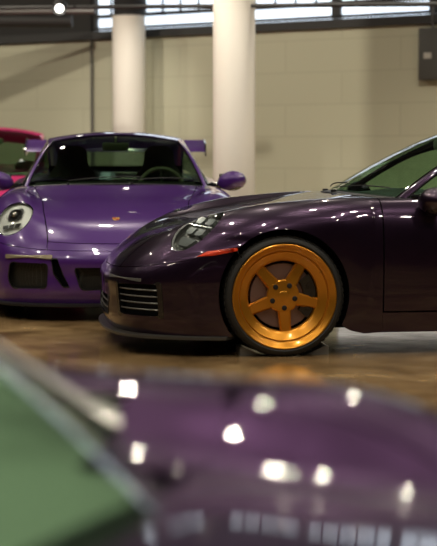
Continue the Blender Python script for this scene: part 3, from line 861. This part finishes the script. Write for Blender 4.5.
    # ---- rear lamp bar
    bm = bmesh.new(); add_box(bm, wp((3.43, 0, .63)), (.03, 1.1, .035), bev=.01); from_bm('tail_light_bar', bm, M_RED, root)
    # ---- rear wing
    if kind == 'rs':
        wx = 3.22
        bm = bmesh.new(); rows = []
        for y in np.linspace(-.82, .82, 24):
            sec = [(-.16, -.045), (-.13, -.022), (-.02, .012), (.10, .040), (.17, .068), (.17, .058), (.05, .012), (-.10, -.045)]
            rows.append([bm.verts.new((wx + a, y, 1.175 + b)) for a, b in sec])
        for X, Y in zip(rows, rows[1:]):
            for j in range(8): bm.faces.new((X[j], X[(j + 1) % 8], Y[(j + 1) % 8], Y[j]))
        bm.faces.new(rows[0]); bm.faces.new(rows[-1][::-1])
        wg = from_bm('rear_wing', bm, paint_m, root)
        for s in (-1, 1):
            bm = bmesh.new(); prism_into(bm, round_poly([(-.19, -.085), (.19, -.055), (.20, .085), (-.15, .030)], .02), (Vector((wx, s * .82, 1.175)), Vector((1, 0, 0)), Vector((0, 0, 1)), Vector((0, s, 0))), 0, .012)
            from_bm('wing_endplate', bm, M_GLOSSBLACK, wg)
            bm = bmesh.new(); prism_into(bm, [(-.10, .0), (.08, 0), (.03, -.48), (-.22, -.48)], (Vector((wx, s * .42, 1.175)), Vector((1, 0, 0)), Vector((0, 0, 1)), Vector((0, s, 0))), -.006, .006)
            from_bm('wing_upright', bm, M_BLACK, wg)
    return B, parts

# ------------------------------------------------------------------ the room
def floor_mat():
    m = mat('polished_brown_stained_concrete', (0.2, .12, .06), .22, coat=.0)
    nt = m.node_tree; b = nt.nodes['Principled BSDF']
    tc = nt.nodes.new('ShaderNodeTexCoord')
    n1 = nt.nodes.new('ShaderNodeTexNoise'); n1.inputs['Scale'].default_value = 2.0; n1.inputs['Detail'].default_value = 9; n1.inputs['Roughness'].default_value = .66; n1.inputs['Distortion'].default_value = .35
    cr_ = nt.nodes.new('ShaderNodeValToRGB')
    e = cr_.color_ramp.elements
    e[0].position = .32; e[0].color = (.10, .062, .027, 1)
    e[1].position = .70; e[1].color = (.46, .315, .155, 1)
    x = e.new(.5); x.color = (.25, .160, .075, 1)
    n2 = nt.nodes.new('ShaderNodeTexNoise'); n2.inputs['Scale'].default_value = 7; n2.inputs['Detail'].default_value = 6
    mr = nt.nodes.new('ShaderNodeMapRange'); mr.inputs[3].default_value = .07; mr.inputs[4].default_value = .24
    bp = nt.nodes.new('ShaderNodeBump'); bp.inputs['Strength'].default_value = .08; bp.inputs['Distance'].default_value = .01
    nt.links.new(tc.outputs['Object'], n1.inputs['Vector']); nt.links.new(tc.outputs['Object'], n2.inputs['Vector'])
    nt.links.new(n1.outputs['Fac'], cr_.inputs[0]); nt.links.new(cr_.outputs[0], b.inputs['Base Color'])
    nt.links.new(n2.outputs['Fac'], mr.inputs[0]); nt.links.new(mr.outputs[0], b.inputs['Roughness'])
    nt.links.new(n2.outputs['Fac'], bp.inputs['Height']); nt.links.new(bp.outputs['Normal'], b.inputs['Normal'])
    return m

def block_mat():
    m = mat('cream_painted_block_wall', (.56, .50, .39), .75)
    nt = m.node_tree; b = nt.nodes['Principled BSDF']
    tc = nt.nodes.new('ShaderNodeTexCoord'); mp = nt.nodes.new('ShaderNodeMapping'); mp.inputs['Rotation'].default_value = (R(90), 0, 0)
    br = nt.nodes.new('ShaderNodeTexBrick')
    br.inputs['Color1'].default_value = (.56, .555, .415, 1); br.inputs['Color2'].default_value = (.54, .535, .40, 1); br.inputs['Mortar'].default_value = (.48, .475, .35, 1)
    br.inputs['Scale'].default_value = 1.0; br.inputs['Brick Width'].default_value = 1.6; br.inputs['Row Height'].default_value = .40; br.inputs['Mortar Size'].default_value = .008
    nt.links.new(tc.outputs['Object'], mp.inputs['Vector']); nt.links.new(mp.outputs[0], br.inputs['Vector'])
    nt.links.new(br.outputs['Color'], b.inputs['Base Color'])
    return m
M_FLOOR = floor_mat(); M_WALL = block_mat()
M_DARKWALL = mat('charcoal_painted_wall', (.025, .024, .023), .8, bump=(4, .1))
M_CEIL = mat('dark_ceiling_paint', (.020, .020, .021), .9)
M_BEAM = mat('dark_grey_steel_beam', (.030, .030, .030), .6, bump=(6, .2))
M_COLUMN = mat('white_painted_column', (.82, .78, .70), .55, bump=(3, .05))
M_PANE = mat('daylit_frosted_pane', (.8, .85, .9), .4, emit=(.74, .86, 1.0), es=1.7)
M_PIPE = mat('grey_painted_pipe', (.10, .095, .09), .5)
M_BOX = mat('grey_electrical_box_paint', (.085, .085, .08), .5)
M_LABELW = mat('off_white_paper_label', (.55, .53, .48), .6)

def slab(name, c, s, m, rz=0.0, parent=None, bev=0.0):
    bm = bmesh.new(); add_box(bm, (0, 0, 0), s, bev=bev)
    o = from_bm(name, bm, m, parent, 35)
    o.location = c; o.rotation_euler = (0, 0, rz)
    return o

struct(slab('floor', (0, 9, -.05), (26, 30, .1), M_FLOOR))
struct(slab('ceiling', (0, 9, 4.65), (26, 30, .1), M_CEIL))
# far wall: recedes to the left
WY = math.atan2(18.6 - 22.2, 2.62 + 3.13)          # heading of the far wall
wl = Vector((math.cos(WY), math.sin(WY), 0)); wn = Vector((-wl.y, wl.x, 0))
wc = Vector(((2.62 - 3.13) / 2, (18.6 + 22.2) / 2, 0))
def on_wall(a, z, d=0.0): return wc + wl * a + Vector((0, 0, z)) - wn * d
def wall_a(px):
    r = (px - 218.5) / F_PX
    return (r * wc.y - wc.x) / (wl.x - r * wl.y)
def wall_slab(name, a0, a1, z0, z1, thick, m, d=0.0, parent=None):
    """box on the far wall; d = how far its front stands proud of the wall face"""
    o = slab(name, on_wall((a0 + a1) / 2, (z0 + z1) / 2, d - thick / 2), (a1 - a0, thick, z1 - z0), m, WY, parent)
    return o
A0, A1 = -9.6, 9.0
struct(wall_slab('wall_back', A0, A1, 0, 2.655, .25, M_WALL))
struct(wall_slab('trim_1', A0, A1, 2.655, 2.765, .40, M_BEAM, .08))
aw = wall_a(92)
struct(wall_slab('wall_back_upper', A0, aw, 2.765, 4.60, .25, M_DARKWALL))
struct(wall_slab('wall_back_lintel', aw, A1, 3.85, 4.60, .25, M_DARKWALL))
# clerestory windows
edges = [aw, wall_a(232), wall_a(333), wall_a(430), wall_a(560)]
edges[-1] = min(edges[-1], A1)
for k, (p, q) in enumerate(zip(edges, edges[1:])):
    fr_ = wall_slab('window_%d' % (k + 1), p, q, 2.765, 3.85, .02, M_PANE, -.10); struct(fr_)
    bm = bmesh.new()
    wdt = q - p
    for a in (-wdt / 2 + .03, wdt / 2 - .03): add_box(bm, (a, -.04, 0), (.06, .06, 1.05))
    for z in (-.50, -.335, .02, .50): add_box(bm, (0, -.04, z), (wdt, .06, .035 if z != -.335 else .05))
    n = int(wdt / .26)
    for i in range(1, n): add_box(bm, (-wdt / 2 + wdt * i / n, -.03, .09), (.018, .03, .84))
    from_bm('window_frame', bm, M_BEAM, fr_)
if edges[-1] < A1 - .05: struct(wall_slab('wall_back_side', edges[-1], A1, 2.765, 3.85, .25, M_DARKWALL))
# low white reflector added behind the dark car for the bright floor strip
struct(slab('added_low_reflector', (3.05, 11.75, .24), (4.3, .12, .48), mat('white_reflector_paint', (.80, .80, .78), .5), R(2)))

def side_wall(name, p, q, m):
    p, q = Vector((*p, 0)), Vector((*q, 0)); d = q - p
    return struct(slab(name, ((p.x + q.x) / 2, (p.y + q.y) / 2, 2.3), (d.length, .2, 4.6), m, math.atan2(d.y, d.x)))
PL, PR = on_wall(A0, 0), on_wall(A1, 0)
side_wall('wall_left', (PL.x, PL.y + .4), (PL.x, -5), M_DARKWALL)
side_wall('wall_right', (PR.x, PR.y + .4), (PR.x, -5), M_DARKWALL)
side_wall('wall_front', (PL.x, -5), (PR.x, -5), M_DARKWALL)

def column(px0, px1, Y, ztop):
    x0, x1 = (px0 - 218.5) / F_PX * Y, (px1 - 218.5) / F_PX * Y
    bm = bmesh.new(); r = (x1 - x0) / 2
    lathe_into(bm, [(0, 0), (r + .05, 0), (r + .05, .10), (r + .02, .14), (r, .15), (r, ztop), (0, ztop)], 48, axis='z')
    o = from_bm('column', bm, M_COLUMN); o.location = ((x0 + x1) / 2, Y, 0)
    bm = bmesh.new(); lathe_into(bm, [(0, ztop), (r * .93, ztop), (r * .93, 4.6), (0, 4.6)], 48, axis='z')
    from_bm('column_head', bm, M_CEIL, o)
    return struct(o)
column(213, 255, 16.4, 2.74)
column(113, 146, 20.4, 2.90)

# overhead pipes and rails
def pipe(name, pts, r, m=M_PIPE):
    bm = bmesh.new(); tube_into(bm, pts, r, 12); return from_bm(name, bm, m)
def at(px, py, Y):
    cx, cy = (px - 218.5) / F_PX, (273 - py) / F_PX
    c, s = math.cos(PITCH), math.sin(PITCH)
    d = Vector((cx, c + cy * s, -s + cy * c)); return Vector((0, 0, CAM_H)) + d * (Y / d.y)
struct(pipe('trim_2', [at(-120, 9, 18.5), at(560, 3, 14.8)], .024, M_BEAM))
tag(pipe('ceiling_pipe', [at(-150, 13, 19.2), at(95, 11, 18.2)], .035), 'thin grey pipe running level under the dark ceiling at the left', 'pipe')
tag(pipe('ventilation_duct', [at(-140, 20, 20.6), at(72, 21, 20.6)], .085, M_BEAM), 'dark round duct along the dark upper wall left of the windows', 'duct')
tag(pipe('wall_conduit', [on_wall(wall_a(94), .0, .03), on_wall(wall_a(94), 2.66, .03)], .018, M_PIPE), 'thin grey vertical conduit on the cream wall left of the columns', 'conduit')
# electrical box at the right edge
eb = thing('electrical_box', 'dark grey electrical cabinet mounted high on the cream wall at right', 'electrical box', on_wall(wall_a(433), 1.12 + (153 - 56) / F_PX * 18.7, .005), WY)
bm = bmesh.new(); add_box(bm, (0, -.07, 0), (.30, .14, .62), bev=.01); from_bm('cabinet_body', bm, M_BOX, eb)
bm = bmesh.new(); add_box(bm, (0, -.148, 0), (.26, .012, .57), bev=.004); dr = from_bm('cabinet_door', bm, M_BOX, eb)
bm = bmesh.new(); add_box(bm, (-.02, -.157, -.02), (.10, .004, .07)); from_bm('paper_label', bm, M_LABELW, dr)
bm = bmesh.new(); tube_into(bm, [(0, -.06, .31), (0, -.06, .62)], .018, 8); from_bm('conduit', bm, M_PIPE, eb)

# the visible ceiling spotlight
lp = at(60, 5, 17.2)
t = thing('ceiling_spotlight', 'small round lit spotlight hanging under the dark ceiling at upper left', 'spotlight', lp)
bm = bmesh.new(); lathe_into(bm, [(0, .04), (.05, .04), (.075, .02), (.075, -.10), (.068, -.10), (.06, .01), (0, .01)], 24, axis='z'); 
bmesh.ops.transform(bm, matrix=Matrix.Rotation(R(-55), 4, 'X'), verts=bm.verts); from_bm('lamp_housing', bm, M_BEAM, t)
bm = bmesh.new(); bmesh.ops.create_uvsphere(bm, u_segments=16, v_segments=10, radius=.045)
bmesh.ops.transform(bm, matrix=Matrix.Rotation(R(-55), 4, 'X') @ Matrix.Translation((0, 0, -.075)), verts=bm.verts)
from_bm('lamp_bulb', bm, mat('lit_lamp_bulb', (1, 1, 1), .4, emit=(1.0, .96, .86), es=9), t)
bm = bmesh.new(); tube_into(bm, [(0, 0, .03), (0, 0, 4.6 - lp.z)], .012, 8); from_bm('drop_rod', bm, M_BEAM, t)

# ------------------------------------------------------------------ the cars
W0 = Vector((.364, 8.457, 0)); y8 = R(8)
o992 = W0 + Vector((-math.sin(y8), math.cos(y8), 0)) * .91
c1 = thing('sports_car', 'dark aubergine sports car in side view with an orange five-spoke wheel', 'car', o992, y8)
build_car(c1, M_DARKPURPLE, 'dark', M_GLASS, wheels='five', mirror_x=.845, mirror_z=.855)

S2 = 10.75; px = 116
gx = (px - 218.5) / F_PX
ang = math.atan2(1.0, gx)
c2 = thing('sports_car', 'bright violet sports car facing the camera, round headlights and rear wing', 'car', Vector((gx * (S2 + .45), S2 + .45, 0)), ang)
build_car(c2, M_VIOLET, 'rs', M_GLASSDARK)

c3 = thing('sports_car', 'hot pink car mostly hidden behind the violet car, at the left edge', 'car', Vector((-2.28, 15.7, 0)), R(98))
def pinkwarp(G):
    G = G.copy(); z = G[..., 2]; G[..., 2] = z + np.clip(z - .88, 0, 1) * .27; return G
build_car(c3, M_PINK, 'plain', M_GLASS, warp=pinkwarp, inside=mat('sage_grey_leather', (.30, .34, .26), .6))

def fgwarp(G):
    G = G.copy(); y = np.abs(G[..., 1]); x = G[..., 0]; z = G[..., 2]
    k = 1 / (1 + np.exp((y - .55) / .030))
    fz = np.clip((z - .3) / .3, 0, 1) * np.clip((1.26 - z) / .36, 0, 1)
    fx = np.clip((x + .75) / .5, 0, 1) * np.clip((2.4 - x) / .8, 0, 1)
    q = np.clip((.47 - x) / .5, 0, 1); nose = -.085 * (q * q * (3 - 2 * q)) * (1 - k) * np.clip((z - .62) / .12, 0, 1)
    hood = k * fx * np.clip((.62 - x) / .2, 0, 1)
    G[..., 2] = z * .88 - .11 * k * fz * fx + nose + hood * (.13 * np.clip((.5 - x) / 1.0, 0, 1) - .034 * np.clip(y / .48, 0, 1.2) ** 2 + .008)
    return G
FGA = R(158)
Cc = at(145, 440, 2.3)
Fw = Vector((math.cos(FGA + PI), math.sin(FGA + PI), 0)); Ny = Vector((-math.sin(FGA), math.cos(FGA), 0))
ofg = Cc + Fw * .665 + Ny * .536; ofg.z = 0
c4 = thing('sports_car', 'blurred violet sports car closest to the camera, hood across the bottom', 'car', ofg, FGA)
build_car(c4, M_FG, 'near', M_GLASS, warp=fgwarp, mirror_x=1.34, gw=.80, ws=.9, inside=mat('pale_grey_leather', (.50, .50, .46), .5), pillar_m=mat('pale_wall_reflection_paint', (.55, .55, .52), .25, .2, .8))  # pale pillar colour stands in for the wall reflected in body paint

# tyre rest under the orange front wheel
wr = thing('tyre_rest', 'low clear grey tyre rest under the orange wheel', 'tyre rest', W0 + Vector((-.02, .10, 0)), y8)
M_PAD = mat('pale_grey_plastic', (.22, .22, .205), .3, coat=.3)
for s in (-1, 1):
    bm = bmesh.new()
    prism_into(bm, [(.10, 0), (.25, 0), (.25, .045), (.235, .05), (.20, .035), (.16, .018), (.12, .006), (.10, .003)] if s > 0 else [(-.10, .003), (-.12, .006), (-.16, .018), (-.20, .035), (-.235, .05), (-.25, .045), (-.25, 0), (-.10, 0)],
              (Vector((0.02, .04, 0)), Vector((1, 0, 0)), Vector((0, 0, 1)), Vector((0, 1, 0))), -.06, .10)
    from_bm('ramp_end', bm, M_PAD, wr)
